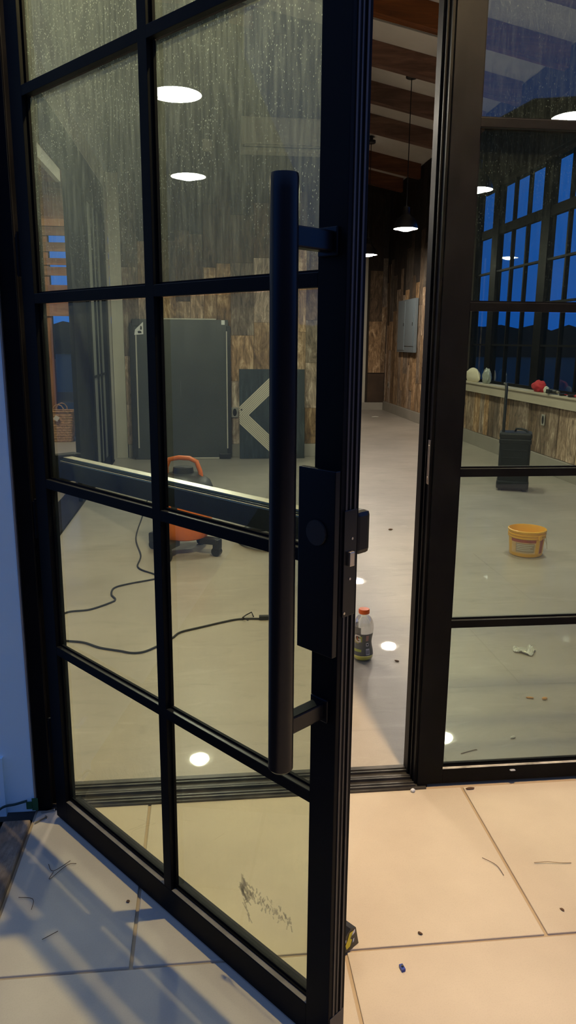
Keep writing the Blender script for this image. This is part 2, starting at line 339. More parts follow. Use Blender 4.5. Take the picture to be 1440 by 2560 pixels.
planks_on(wall_back, 'x', YB, -1, (-1.0, 1.93), (.17, 5.3), .16, .3, lmin=.5, lmax=1.1)
struct(bx('baseboard_back', (-.99, YB-.045, 0), (1.94, YB-.001, .168), M['base'], bevel=.004))
struct(bx('trim_3', (-1.14, YB-.06, 0), (-1.0, YB-.001, 3.45), M['cream'], bevel=.003), 'cream corner trim beside the back wall')

# left wall: dark glazed frame with an opening onto the patio
wl_ = MB().box((-1.3, YF, 3.45), (-1.152, YB+.1, 5.8)).box((-1.3, YF, 0), (-1.152, 3.6, 3.45))
wall_left = struct(wl_.build('wall_left', M['plaster']))
struct(bx('trim_4', (-1.31, 3.6, 3.24), (-1.14, YB, 3.45), M['cream'], bevel=.003), 'cream header trim above the glazed left wall')
struct(bx('trim_5', (-1.31, 9.62, 0), (-1.145, YB-.062, 3.24), M['cream']), 'cream end trim of the glazed left wall')
w4 = struct(empty('window_1')); w4['label'] = 'dark framed glazed left wall with an opening to the patio'
def wp(name, a, b, m='black', bev=.002): return bx(name, a, b, M[m], w4, bev)
wp('header', (-1.19, 3.6, 2.9), (-1.145, 9.62, 3.24)); wp('sill', (-1.37, 3.6, -.001), (-1.14, 9.62, .022))
wp('jamb', (-1.29, 3.6, .022), (-1.145, 3.7, 2.9)); wp('post', (-1.185, 7.08, .022), (-1.145, 7.2, 2.9)); wp('jamb', (-1.29, 9.42, .022), (-1.145, 9.62, 2.9)); wp('post', (-1.185, 8.1, .022), (-1.145, 8.22, 2.9))
wp('opening_trim', (-1.23, 3.7, 2.8), (-1.192, 7.06, 2.9), 'cream')
wp('door_panel', (-1.182, 7.2, .03), (-1.18, 8.1, 2.9))
for y in (8.78, 9.06): wp('mullion', (-1.22, y-.012, .1), (-1.17, y+.012, 2.9))
for z in (1.1, 2.0): wp('muntin', (-1.21, 8.22, z-.012), (-1.175, 9.42, z+.012))
for a, b in ((8.22, 8.768), (8.792, 9.048), (9.072, 9.42)): wp('painted_sheen_pane', (-1.2, a, .1), (-1.192, b, 2.9), 'painted_sheen', 0)  # reflection in this bay is carried by the pane colour
wp('bottom_rail', (-1.23, 8.22, .022), (-1.165, 9.42, .1))

# front wall
YG = 2.28
fwl = MB()
fwl.box((-9, 2.255, .004), (-.567, 2.45, 3.5))
wall_front = struct(fwl.build('wall_front', M['blueboard'])); wall_front['label'] = 'pale blue outside wall left of the door'
struct(MB().box((-4.5, 2.28, 3.27), (4.2, 2.42, 5.75)).box((3.4, 2.28, 0), (4.2, 2.42, 3.27)).build('wall_facade', M['plaster']))
struct(bx('trim_6', (-.5672, 2.249, .03), (-.562, 2.262, 3.2), mat('corner_bead', (.35, .35, .33), .4, metal=.5)), 'thin metal corner bead at the edge of the pale blue wall')
struct(bx('trim_7', (-.74, 2.24, .0), (-.655, 2.256, .205), M['blueboard']), 'short pale board at the foot of the pale blue wall')
struct(MB().box((-.5615, 2.262, 0), (-.518, 2.41, 3.25)).box((-.518, 2.29, 0), (-.497, 2.41, 3.2)).build('trim_8', M['black']), 'black left door jamb')
struct(MB().box((-.535, 2.262, 3.17), (.70, 2.41, 3.26)).build('trim_9', M['black']), 'black door head')
j = MB().box((.70, 2.285, 0), (.737, 2.40, 3.26)).box((.708, 2.272, 0), (.742, 2.285, 3.26)).box((.692, 2.35, .01), (.70, 2.40, 3.17)).box((.694, 2.315, .01), (.70, 2.322, 3.17))
jr = struct(j.build('trim_10', M['black']), 'black right door jamb with strike plate')
MB().box((.697, 2.29, 1.06), (.7005, 2.312, 1.2), .001).cyl((.6985, 2.30, 1.08), (.6955, 2.30, 1.08), .005).cyl((.6985, 2.30, 1.18), (.6955, 2.30, 1.18), .005).build('strike_plate', M['steel'], jr)
th = MB().box((-.535, 2.262, -.02), (.737, 2.40, .006), .002)
for y, h in ((2.272, .012), (2.29, .01), (2.315, .016), (2.33, .013), (2.362, .014), (2.378, .011)): th.box((-.53, y, .004), (.70, y+.007, h))
th.box((-.535, 2.38, .0), (.70, 2.40, .013))
struct(th.build('trim_11', M['sill_metal']), 'ridged dusty metal door threshold')

# patio roof
psof = struct(bx('patio_soffit', (-6.0, 2.5, 3.70), (-1.31, 12.2, 3.82), M['redwood']))

# ------------------------------------------------------------------ glazed frames (door leaf and sidelights share one pattern)
BARZ = [.0825, .603, 1.110, 1.617, 2.127, 2.635]     # tops of the horizontal bars
def leaf(root, x0, x1, xm, z_top, gl, sidelight=False, stw=.066):
    D = .05
    for a, b in ((x0, x0+stw), (x1-stw, x1)):
        MB().box((a, 0, .006), (b, D if (sidelight or a > x0) else .028, z_top), .0015).box((a, .028, .006), (b-.03 if a == x0 and not sidelight else b, D, z_top), 0).build('stile', M['black'], root)
    MB().box((x0+stw, .0, .006), (x1-stw, D, BARZ[0]), .0015).box((x0+stw, .018, BARZ[0]), (x1-stw, .02, BARZ[0]+.012)).build('rail', M['black'] if not sidelight else M['black'], root)
    bx('ledge_strip', (x0+stw, .001, BARZ[0]), (x1-stw, .0212, BARZ[0]+.001), M['dust2' if sidelight else 'dust'], root)
    bx('rail', (x0+stw, 0, z_top-.085), (x1-stw, D, z_top), M['black'], root, .0015)
    cols = [(x0+stw, x1-stw)] if xm is None else [(x0+stw, xm-.015), (xm+.015, x1-stw)]
    if xm is not None: MB().box((xm-.016, 0, BARZ[0]), (xm+.016, .018, z_top-.085), .001).box((xm-.008, .018, BARZ[0]), (xm+.008, .031, z_top-.085)).build('mullion', M['black'], root)
    for z in BARZ[1:]:
        for a, b in cols:
            MB().box((a, .0, z-.025), (b, .018, z), .001).box((a, .018, z-.02), (b, .033, z-.006)).build('muntin', M['black'], root); bx('ledge_strip', (a, .0015, z), (b, .0212, z+.0008), M['ledge'], root)
    edges = BARZ + [z_top-.085+.025]
    for i in range(len(edges)-1):
        za, zb = edges[i], edges[i+1]-.025
        for a, b in cols:
            bx('pane', (a+.001, .0215, za+.001), (b-.001, .0285, zb-.001), gl, root)
            g = MB()
            for off in (.0135,):
                g.box((a, off, za), (a+.006, off+.007, zb)).box((b-.006, off, za), (b, off+.007, zb)).box((a+.006, off, za), (b-.006, off+.007, za+.006))
            g.build('glazing_bead', M['black'], root)

DA = 0.89116351
UX, UY = math.cos(DA), -math.sin(DA)
HX, HY = -.529, 2.267
door = struct(empty('door_1', (HX, HY, .0), -DA)); door['label'] = 'black steel and glass entrance door standing open towards the camera'
leaf(door, .056, 1.225, .6535, 3.165, M['glass'])
# stile edge details
MB().box((1.2245, .012, .09), (1.2268, .0165, 3.1)).box((1.2245, .024, .09), (1.2262, .028, 3.1)).box((1.2245, .036, .09), (1.2268, .041, 3.1)).build('edge_gasket', mat('brown_gasket', (.035, .028, .025), .45), door)
bx('edge_cap', (1.2248, .004, .008), (1.2264, .047, .088), mat('dusty_cap', (.05, .04, .036), .5), door)
lf = MB().box((1.225, .008, .995), (1.2285, .043, 1.20), .001).build('lock_faceplate', mat('dark_faceplate', (.02, .02, .02), .25, metal=.6), door)
MB().box((1.228, .017, 1.094), (1.236, .031, 1.122), .002).build('latch_bolt', M['steel'], lf)
for y_, z_ in ((.026, 1.068), (.012, 1.003), (.03, 1.145)): MB().cyl((1.2284, y_, z_), (1.2296, y_, z_), .0026, seg=10).build('screw', M['steel'], lf)
# outside cover plate and cylinder
cp = MB().box((1.132, -.014, .918), (1.2235, -.0005, 1.274), .0015).build('lock_cover', M['blacksat'], door)
MB().cyl((1.18, -.018, 1.155), (1.18, -.0135, 1.155), .024, seg=24).build('key_cylinder', M['rubber'], cp)
# long pull handle
hx, hy = 1.186, -.11
MB().lathe([(0, 0), (.018, .0), (.0235, .006), (.0235, .049), (.0235, 1.02), (.0235, 1.04), (.022, 1.046), (0, 1.048)], (hx, hy, .712), 28).build('pull_handle', M['blacksat'], door, smooth=True)
ph = bpy.data.objects['pull_handle']
for z in (.80, 1.665):
    MB().box((hx-.014, hy, z-.017), (hx+.014, -.006, z+.017), .003).box((hx-.022, -.007, z-.024), (hx+.022, -.0005, z+.024), .002).build('standoff', M['blacksat'], ph)
# inside exit device
pb = MB().box((.075, .062, 1.103), (1.06, .118, 1.160), .004).build('exit_bar', mat('dark_teal_bar', (.006, .013, .015), .35, spec=.2), door)
MB().box((.075, .070, 1.161), (1.10, .098, 1.165)).build('bar_top_plate', M['lightbar'], pb)
MB().box((.075, .0585, 1.152), (1.10, .0625, 1.156)).build('bar_trim', M['lightbar'], pb)
MB().box((.06, .052, 1.09), (.10, .13, 1.172), .006).build('end_bracket', M['black'], pb)
eh = MB().box((1.07, .0505, 1.105), (1.222, .092, 1.19), .01).build('latch_case', M['blacksat'], door)
for z in (.28, .98, 1.72, 2.5):
    MB().cyl((.0455, .004, z-.055), (.0455, .004, z+.055), .008, seg=14).box((.02, .006, z-.05), (.056, .009, z+.05)).cyl((.0455, .004, z+.055), (.0455, .004, z+.062), .005).build('hinge', M['black'], door)
# dried smear marks low on the glass
random.seed(11)
sm = MB()
for k in range(90):
    t = .925 + .17*(k/90)**1.3; z = .232 + random.uniform(-.012, .012) - .012*math.sin(k)
    l_ = random.uniform(.004, .010)*(1.5 if k < 16 else .8); wd = random.uniform(.0015, .004)*(2.2 if k < 30 else 1); a_ = random.uniform(.5, 2.2)
    m_ = Matrix.Translation((t, .0209, z)) @ Matrix.Rotation(a_, 4, 'Y')
    sm.box((-l_, -.0003, -wd/2), (l_, .0003, wd/2), mtx=m_)
for k in range(8):
    m_ = Matrix.Translation((.93+.03*random.random(), .0209, .16+.05*random.random())) @ Matrix.Rotation(random.uniform(.3, 2.5), 4, 'Y')
    sm.box((-.012, -.0003, -.0015), (.012, .0003, .0015), mtx=m_)
sm = sm.build('glass_smear', mat('brown_dried_dirt', (.16, .12, .08), .9), door); sm['kind'] = 'stuff'
_m = sm.data.materials[0]; _n = _m.node_tree.nodes; _l = _m.node_tree.links; _x = _n.new('ShaderNodeMixShader'); _t = _n.new('ShaderNodeBsdfTransparent'); _x.inputs[0].default_value = .2
_l.new(_t.outputs[0], _x.inputs[1]); _l.new(_n['Principled BSDF'].outputs[0], _x.inputs[2]); _l.new(_x.outputs[0], _n['Material Output'].inputs[0])
random.seed(21)

def sidelight(n, x0, x1, lab):
    r = struct(empty('window_%d' % n, (0, YG, 0))); r['label'] = lab
    leaf(r, x0, x1, None, 3.24, M['glass2'], True, .055)
    bx('sill_strip', (x0+.055, .004, BARZ[0]-.03), (x1-.055, .0215, BARZ[0]-.0), M['lightbar'], r)
    return r
BARZ[0] = .060
sidelight(2, .742, 2.03, 'black framed fixed glass sidelight right of the open door')
sidelight(3, 2.05, 3.38, 'black framed fixed sidelight further right along the facade')
struct(bx('trim_12', (2.03, YG+.01, 0), (2.05, YG+.12, 3.27), M['black']))

# right window wall: steel grid, panes one by one
wr_ = struct(empty('window_4')); wr_['label'] = 'long black steel grid window in the right wall'
GX = 4.135
ys = []
y = 10.86
while y > 3.3: ys.append(y); y -= 1.625
wmul = lambda a, b, z0, z1, d0=GX-.04, d1=GX+.05: bx('mullion', (d0, a, z0), (d1, b, z1), M['black'], wr_)
for y in ys: wmul(y-.11, y+.11, .925, 3.66)
wmul(11.57, 11.65, .925, 3.66); wmul(2.9, 2.98, .925, 3.62)
bounds = [11.57] + [v for y in ys for v in (y+.11, y-.11)] + [2.98]
HZ = [(.925, .965), (1.455, 1.48), (1.965, 1.99), (2.465, 2.49), (2.97, 3.085), (3.63, 3.66)]
pane_cache = {}
for i in range(0, len(bounds), 2):
    b, a = bounds[i], bounds[i+1]
    n = max(1, round((b-a)/.46))
    cw = (b-a)/n
    for z0, z1 in HZ: bx('muntin', (GX-.03, a, z0), (GX+.03, b, z1), M['black'], wr_)
    for k in range(1, n): wmul(a+k*cw-.016, a+k*cw+.016,   .965, 3.63, GX-.025, GX+.025)
    for k in range(n):
        pa, pb_ = a+k*cw+.012, a+(k+1)*cw-.012
        for (q0, q1), (q2, q3) in zip(HZ, HZ[1:]):
            key = (round(pb_-pa, 3), round(q2-q1, 3))
            if key not in pane_cache:
                o = bx('pane', (0, 0, 0), (.006, pb_-pa, q2-q1), M['glass3'], wr_); o.location = (GX, pa, q1); pane_cache[key] = o
            else: share(pane_cache[key], 'pane', (GX, pa, q1), wr_)

# horizon treeline
tl = MB(); random.seed(5)
for (xa, ya), (xb, yb_), hh in (((70, -30), (70, 88), 1), ((-55, 88), (70, 88), 1), ((-55, -30), (-55, 88), 1), ((-42, -17), (48, -17), 1.75)):
    n = 60; pts = []
    for k in range(n+1):
        f = k/n; X = xa+(xb-xa)*f; Y = ya+(yb_-ya)*f
        h = (3.3 if hh == 1 else 7.3) + 1.1*hh*noise.noise(Vector((X*.08, Y*.08, 0))) + .8*noise.noise(Vector((X*.5, Y*.5, 3)))
        pts.append((X, Y, h))
    v0 = [tl.bm.verts.new((p[0], p[1], -.3)) for p in pts]; v1 = [tl.bm.verts.new(p) for p in pts]
    v2 = [tl.bm.verts.new((p[0]*1.08, p[1]*1.08+2, -.3)) for p in pts]
    for k in range(n): tl.bm.faces.new((v0[k], v0[k+1], v1[k+1], v1[k])); tl.bm.faces.new((v1[k], v1[k+1], v2[k+1], v2[k]))
struct(tl.build('hills', M['hill']))

# ------------------------------------------------------------------ lamps
shade_m = mat('black_enamel_shade', (.012, .012, .013), .35)
inner_m = mat('white_enamel', (.85, .83, .78), .5)
def lamp_mat(name, col, st):
    m = bpy.data.materials.new(name); m.use_nodes = True; n = m.node_tree.nodes; n.clear()
    o = n.new('ShaderNodeOutputMaterial'); e_ = n.new('ShaderNodeEmission'); e_.inputs[0].default_value = (*col, 1); e_.inputs[1].default_value = st
    m.node_tree.links.new(e_.outputs[0], o.inputs[0]); return m
bulb_m = lamp_mat('pendant_diffuser_glow', (1, .90, .74), PENDANT_POWER)
PZ = 2.97
def pendant(x, y, label):
    r = empty('pendant_lamp', (x, y, PZ)); tag(r, label, 'pendant lamp', 'pendant lamps hanging from the rafters')
    prof_o = [(.160, 0), (.158, .03), (.140, .085), (.105, .135), (.06, .17), (.045, .19), (.045, .27), (.02, .285)]
    prof_i = [(.02, .18), (.055, .163), (.10, .128), (.134, .08), (.152, .028), (.160, 0)]
    MB().lathe(prof_o, seg=36, cap=False).build('shade', shade_m, r, True)
    MB().lathe(prof_i, seg=36, cap=False).build('shade_lining', inner_m, r, True)
    MB().lathe([(0, -.030), (.04, -.028), (.080, -.018), (.103, -.002), (.105, .015), (.08, .045), (.035, .08), (.02, .12), (0, .12)], seg=24, cap=False).build('bulb', bulb_m, r, True)
    top = zc(x)-PZ
    MB().cyl((0, 0, .28), (0, 0, top-.02), .006, seg=8).build('cord', M['rubber'], r)
    MB().lathe([(.0, top-.12), (.06, top-.12), (.075, top-.11), (.075, top-.07), (.03, top-.065), (.03, top+.002), (0, top+.002)], seg=24, cap=False).build('canopy', shade_m, r, True)
    return r
pend = [(-.150, 5.15, 'nearest pendant lamp on the left, seen through the upper door pane'),
 (-.12, 7.55, 'second pendant lamp on the left, lower in the same door pane'),
 (2.50, 5.28, 'nearest pendant lamp of the right row, at the right edge behind the sidelight'),
 (2.70, 7.75, 'pendant lamp of the right row showing just beside the sidelight frame'),
 (2.70, 10.45, 'pendant lamp on a long cord hanging in the gap between door and jamb'),
 (2.86, 13.6, 'farthest pendant lamp, half hidden behind the open door edge')]
for p_ in pend: pendant(*p_)
dl_m = lamp_mat('warm_downlight_glow', (1, .70, .35), PORCH_POWER)
dl_m2 = lamp_mat('patio_downlight_glow', (1, .74, .46), 2000)
def downlight(x, y, z, label, m, r_=.07):
    r = empty('recessed_downlight', (x, y, z)); tag(r, label, 'downlight')
    MB().lathe([(r_+.02, -.006), (r_+.02, .0), (r_, .0), (r_, -.006), (r_+.02, -.006)], seg=28, cap=False).build('bezel', M['lightbar'], r)
    MB().lathe([(0, -.003), (r_, -.003)], seg=24, cap=False).build('lens', m, r)
r = empty('barn_light', (.74, 2.28, 3.62)); tag(r, 'gooseneck barn light on the facade above the door opening', 'wall lamp')
MB().lathe([(0, 0), (.06, 0), (.055, .02), (0, .025)], seg=24, cap=False).build('wall_plate', shade_m, r, True).matrix_local = Matrix.Rotation(math.pi/2, 4, 'X')
MB().tube([(0, -.02, 0), (0, -.12, .03), (0, -.26, .16), (0, -.38, .22), (0, -.46, .17), (0, -.48, .05)], .011, 10).build('gooseneck', shade_m, r, True)
MB().lathe([(.03, .08), (.045, .05), (.10, .02), (.17, -.05), (.185, -.09)], (0, -.48, 0), 32, False).build('shade', shade_m, r, True)
MB().lathe([(.02, .055), (.09, .012), (.16, -.052), (.183, -.09)], (0, -.48, 0), 32, False).build('shade_lining', inner_m, r, True)
MB().lathe([(0, -.12), (.02, -.117), (.034, -.10), (.036, -.07), (.02, -.03), (.015, .02), (0, .02)], (0, -.48, 0), 20, False).build('bulb', dl_m, r, True)
downlight(-2.6, 9.8, 3.70, 'recessed warm downlight in the patio soffit left of the glazed wall', dl_m2)

# ------------------------------------------------------------------ things in the room
random.seed(31)
# large wrapped dark panel leaning on the back wall
px0, px1, ph_ = -.925, .335, 1.755
def leaning(name, x0, yb, depth, h, label, cat):
    """Empty at the foot of a board leaning back against the wall"""
    r = empty(name, (x0, yb, .002)); r.rotation_euler = (-math.asin(depth/h), 0, 0); return tag(r, label, cat)
r = leaning('framed_panel', px0, 9.74, .10, 1.76, 'large dark wrapped panel with pale edge strips leaning on the back wall', 'panel')
W = px1-px0
MB().box((0.03, .0, .0), (W-.03, .045, 1.75), .004).build('board', mat('dark_green_grey_board', (.045, .052, .05), .42, var=.15, vscale=2), r)
cm_ = mat('black_corner_wrap', (.012, .013, .014), .45, bump=.3, bscale=30)
MB().box((0, -.006, .02), (.07, .05, 1.70), .01).box((.03, -.008, 1.66), (.14, .05, 1.752), .01).build('edge_guard', cm_, r)
MB().box((W-.055, -.006, .02), (W, .05, 1.68), .01).box((W-.16, -.008, 0.002), (W-.01, .05, .07), .01).build('edge_guard', cm_, r)
for a, b in (((.075, -.010, .145), (.09, -.002, 1.59)), ((W-.058, -.012, .135), (W-.044, -.004, 1.61)), ((.40, -.008, 1.748), (1.08, .02, 1.764)), ((.30, -.008, .002), (1.10, -.0005, .022))):
    bx('edge_strip', a, b, M['cream'], r)
wl2 = mat('white_label', (.8, .8, .78), .6)
lb = MB().prism([(.065, -.014, 1.555), (.175, -.014, 1.565), (.175, -.014, 1.715), (.075, -.014, 1.62)], (0, .004, 0)).build('corner_label', wl2, r)
lb['label'] = 'white cut-corner label'
MB().prism([(.105, -.0155, 1.60), (.112, -.0155, 1.575), (.155, -.0155, 1.577), (.15, -.0155, 1.602), (.125, -.0155, 1.607)], (0, .001, 0)).prism([(.135, -.0155, 1.62), (.16, -.0155, 1.62), (.16, -.0155, 1.66), (.14, -.0155, 1.665)], (0, .001, 0)).build('label_print', M['rubber'], lb)
st = bx('sticker', (W-.115, -.004, 1.69), (W-.072, -.0005, 1.745), wl2, r)
bx('scratch_mark', (.62, -.0008, .80), (.626, 0, 1.0), mat('grey_scuff', (.12, .13, .13), .6), r)

# navy board with a pale chevron
r = leaning('chevron_board', .44, 9.74, .085, 1.15, 'navy stained board with a pale striped chevron leaning on the back wall', 'board')
MB().box((0, 0, 0), (.845, .035, 1.145), .002).build('board', wood('navy_stained_wood', (.008, .018, .026), (.014, .03, .04), (.05, .075, .085), 'Z', 2.2, .15, .02, .45, bark=False), r)
cw_ = mat('pale_maple_strip', (.66, .60, .47), .5, var=.08)
# bands rise to the upper right and fall to the lower right from the left edge
NS = 8; cz = .560; wv = .225; sl = .545/.53
for k in range(NS):
    o0 = wv*k/NS+.003; o1 = wv*(k+1)/NS-.003
    for sg in (1, -1):
        # band centre line: starts at x = 0..; offset measured vertically toward the outside
        def P(x, o): return (x, cz + sg*(x*sl*.92 - (.110 if 0 else 0) + o - .115))
        pts = []
        xa = max(0, (.115-o0)/(sl*.92)); xb = max(0, (.115-o1)/(sl*.92))
        top = 1.143 if sg > 0 else .002
        lim = lambda o: min(.80, ((abs(top-cz))+.115-o)/(sl*.92))
        quad = [(xa, P(xa, o0)[1]), (lim(o0), P(lim(o0), o0)[1]), (lim(o1), P(lim(o1), o1)[1])]
        quad += [(xb, P(xb, o1)[1])]
        if xb < 1e-6 and xa > 1e-6: quad += [(0, cz)] if False else []
        MB().prism([(q[0], -.004, q[1]) for q in quad], (0, .0045, 0)).build('chevron_strip', cw_, r)
bx('sticker', (.665, -.006, 1.0), (.715, -.004, 1.06), wl2, r)
MB().cyl((.025, -.0055, .63), (.025, -.004, .63), .012, seg=10).build('knot_hole', M['rubber'], r)

def outlet(loc, face, label):
    r = empty('wall_outlet', loc, 0 if face == 'y' else math.pi/2); tag(r, label, 'outlet')
    s = 1
    MB().box((-.045, -.008, -.065), (.045, -.001, .065), .003).build('plate', mat('outlet_plate', (.5, .48, .42), .35, metal=.3), r)
    MB().lathe([(0, 0), (.026, 0), (.026, .002), (0, .002)], seg=16, cap=False, sy=1.9).build('socket', M['rubber'], r).matrix_local = Matrix.Translation((0, -.008, 0)) @ Matrix.Rotation(math.pi/2, 4, 'X')
    return r
outlet((.385, 9.912, .585), 'y', 'small oval wall outlet between the dark panel and the chevron board')
o_ = outlet((3.992, 8.62, .61), 'x', 'wall outlet in the barn boards under the window ledge'); o_.rotation_euler = (0, 0, -math.pi/2)
o_ = outlet((3.992, 16.4, .585), 'x', 'far wall outlet low on the barn boards seen in the door gap'); o_.rotation_euler = (0, 0, -math.pi/2)

# electrical panel
r = empty('electrical_panel', (3.992, 14.28, 1.30)); tag(r, 'flat grey electrical panel box on the barn board wall', 'electrical panel')
ep = mat('grey_enamel_box', (.16, .195, .22), .4)
bx('box', (-.06, 0, 0), (.0, 1.26, 1.0), ep, r, .004)
for a, b in ((.05, .66), (.70, 1.2)):
    d_ = bx('cover_door', (-.072, a, .12 if a < .1 else .04), (-.0605, b, .97), ep, r, .003)
    bx('latch', (-.079, a+.03, .5), (-.0725, a+.06, .56), M['rubber'], d_)

# wall air conditioner and its pipe
r = empty('air_conditioner', (.47, 9.915, 3.70)); tag(r, 'long beige wall air conditioner high on the back wall', 'air conditioner')
ac = mat('beige_plastic', (.55, .52, .44), .5)
MB().box((0, -.24, .07), (1.25, -.001, .37), .02).box((0, -.20, .0), (1.25, -.001, .045), .008).box((0, -.10, .04), (1.25, -.001, .08)).build('body', ac, r)
bx('air_slot', (.03, -.215, .046), (1.22, -.11, .069), M['rubber'], r)
bx('louver', (.05, -.235, .05), (1.2, -.222, .064), ac, r)
pi_ = MB().tube([(.13, 9.80, 4.62), (.20, 9.78, 4.4), (.29, 9.76, 4.15), (.34, 9.78, 3.95), (.36, 9.84, 3.78), (.37, 9.86, 3.5), (.38, 9.86, 3.1)], [.05, .055, .06, .055, .045, .035, .03], 12).build('insulated_pipe', mat('black_foam', (.012, .012, .013), .8), None, True)
tag(pi_, 'dark insulated pipe dropping down beside the wall air conditioner', 'pipe')
bk = bx('junction_box', (.02, 9.84, 3.72), (.13, 9.915, 3.84), ac); tag(bk, 'small beige junction box left of the wall air conditioner', 'box')

# shop vacuum
r = empty('shop_vacuum', (-.16, 5.33, 0), -.3); tag(r, 'orange shop vacuum with black lid and casters on the concrete floor', 'vacuum')
org = mat('orange_plastic', (.62, .15, .03), .4)
blk = mat('black_plastic', (.018, .02, .02), .45)
MB().lathe([(0, .115), (.13, .115), (.165, .13), (.19, .18), (.20, .26), (.205, .43), (.20, .44), (0, .44)], seg=40, cap=False).build('tank', org, r, True)
MB().lathe([(.212, .43), (.216, .455), (.212, .475), (.19, .53), (.13, .575), (.05, .59), (0, .592)], seg=40, cap=False).build('lid', blk, r, True)
MB().lathe([(0, .585), (.075, .585), (.07, .625), (.04, .63), (0, .63)], seg=24, cap=False).build('motor_cap', blk, r, True)
MB().tube([(-.125, 0, .55), (-.125, 0, .62), (-.10, 0, .675), (-.03, 0, .69), (.05, 0, .688), (.10, 0, .665), (.125, 0, .60), (.13, 0, .56)], .017, 10).build('carry_handle', org, r, True)
for a_ in (math.radians(-100), math.radians(-10), math.radians(80), math.radians(170)):
    c_, s_ = math.cos(a_), math.sin(a_)
    q = Matrix.Rotation(a_, 4, 'Z')
    ft = MB().box((.13, -.035, .085), (.27, .035, .13), .008, q).box((.235, -.03, .05), (.285, .03, .125), .01, q).build('foot', blk, r)
    MB().cyl(q @ Vector((.255, -.024, .034)), q @ Vector((.255, .024, .034)), .033, seg=20).cyl(q @ Vector((.255, -.026, .034)), q @ Vector((.255, .026, .034)), .012, seg=12).build('caster_wheel', blk, ft)
for s_ in (-1, 1): MB().box((-.02, s_*.205-.008, .36), (.02, s_*.205+.008, .47), .004).build('latch', blk, r)
# coiled vacuum hose on the floor behind the pull handle
hp = []
for k in range(90):
    t_ = k/89*2*math.pi*2.1; rr_ = .19+.02*math.sin(t_*.7)
    hp.append((.46+rr_*math.cos(t_), 5.58+rr_*1.35*math.sin(t_), .03+.03*min(1, k/50)))
hs = MB().tube(hp, [.027+.003*(k % 2) for k in range(90)], 10).build('vacuum_hose', blk, None, True); tag(hs, 'black ribbed vacuum hose coiled on the floor right of the orange vacuum', 'hose')

# extension cord
def crv(name, pts, rad, m, sub=8, parent=None):
    P_ = [Vector(p) for p in pts]; out = []
    for i in range(len(P_)-1):
        a = P_[max(i-1, 0)]; b = P_[i]; c = P_[i+1]; d = P_[min(i+2, len(P_)-1)]
        for k in range(sub):
            t = k/sub
            out.append(.5*((2*b)+(-a+c)*t+(2*a-5*b+4*c-d)*t*t+(-a+3*b-3*c+d)*t**3))
    out.append(P_[-1])
    return MB().tube(out, rad, 8).build(name, m, parent, True)
CORD = [(-0.563, 7.391, .006), (-0.554, 6.519, .006), (-0.547, 5.763, .006), (-0.470, 5.253, .006), (-0.465, 4.960, .006), (-0.349, 4.799, .006), (-0.301, 4.735, .006), (-0.342, 4.688, .006), (-0.497, 4.603, .006), (-0.573, 4.530, .006), (-0.576, 4.410, .006), (-0.544, 4.321, .006), (-0.561, 4.266, .006), (-0.666, 4.154, .006), (-0.778, 4.125, .006), (-0.812, 4.046, .006), (-0.826, 3.869, .006), (-0.773, 3.716, .006), (-0.710, 3.695, .006), (-0.626, 3.667, .006), (-0.537, 3.593, .006), (-0.434, 3.544, .006), (-0.374, 3.514, .006), (-0.317, 3.523, .006), (-0.258, 3.583, .006), (-0.215, 3.636, .006), (-0.181, 3.697, .006), (-0.145, 3.765, .006), (-0.045, 3.824, .006), (0.085, 3.895, .006), (0.173, 3.930, .006), (0.288, 3.926, .006)]
cd = crv('power_cord', CORD, .0055, M['rubber']); 
rc = empty('extension_cord', tuple(CORD[-1])); tag(rc, 'thin black extension cord winding across the polished floor to a plug', 'cord')
cd.parent = rc; cd.matrix_parent_inverse = Matrix.Translation(CORD[-1]).inverted()
dv = (Vector(CORD[-1])-Vector(CORD[-2])).normalized(); ang = math.atan2(dv.y, dv.x)
q = Matrix.Rotation(ang, 4, 'Z')
MB().box((-.01, -.014, -.004), (.05, .014, .018), .004, q).build('plug', M['rubber'], rc)
MB().box((.05, -.009, .003), (.07, -.006, .010), 0, q).box((.05, .006, .003), (.07, .009, .010), 0, q).build('prong', M['steel'], rc)
MB().tube([q @ Vector((-.04, .02, .004)), q @ Vector((-.05, .05, .02)), q @ Vector((-.08, .03, .012)), q @ Vector((-.1, -.03, .02)), q @ Vector((-.07, -.04, .006))], .004, 6).build('cord_tie', M['rubber'], rc)

# rolling case with telescoping handle
r = empty('rolling_case', (3.19, 7.5, 0), -.40); tag(r, 'black rolling tool case with raised handle standing by the right wall', 'case')
cs = mat('black_case_plastic', (.016, .018, .019), .42, var=.2, vscale=9)
MB().box((-.155, -.12, .03), (.155, .12, .59), .025).build('body', cs, r)
bx('corner_guard', (-.162, -.127, .02), (.162, .127, .11), cs, r, .02); bx('corner_guard', (-.16, -.125, .49), (.16, .125, .54), cs, r, .012)
MB().box((-.163, -.128, .545), (.163, .128, .605), .02).build('lid', cs, r)
MB().tube([(-.01, .02, .60), (.0, .0, .635), (.05, -.03, .64), (.10, -.04, .625), (.12, -.04, .60)], .011, 8).build('grip', blk, r, True)
for z_ in (.26, .34, .42): MB().box((-.12, -.1245, z_), (.12, -.12, z_+.012), .002).build('rib', cs, r)
MB().tube([(-.125, -.07, .53), (-.125, -.07, 1.05), (-.13, -.055, 1.085), (-.145, .0, 1.09), (-.13, .055, 1.085), (-.125, .07, 1.05), (-.125, .07, .53)], .015, 10).build('telescoping_handle', blk, r, True)
for s_ in (-1, 1):
    MB().cyl((s_*.12-.016, .085, .03), (s_*.12+.016, .085, .03), .030, seg=22).build('wheel', blk, r)
    bx('foot', (s_*.12-.02, -.11, .0), (s_*.12+.02, -.07, .03), blk, r, .004)
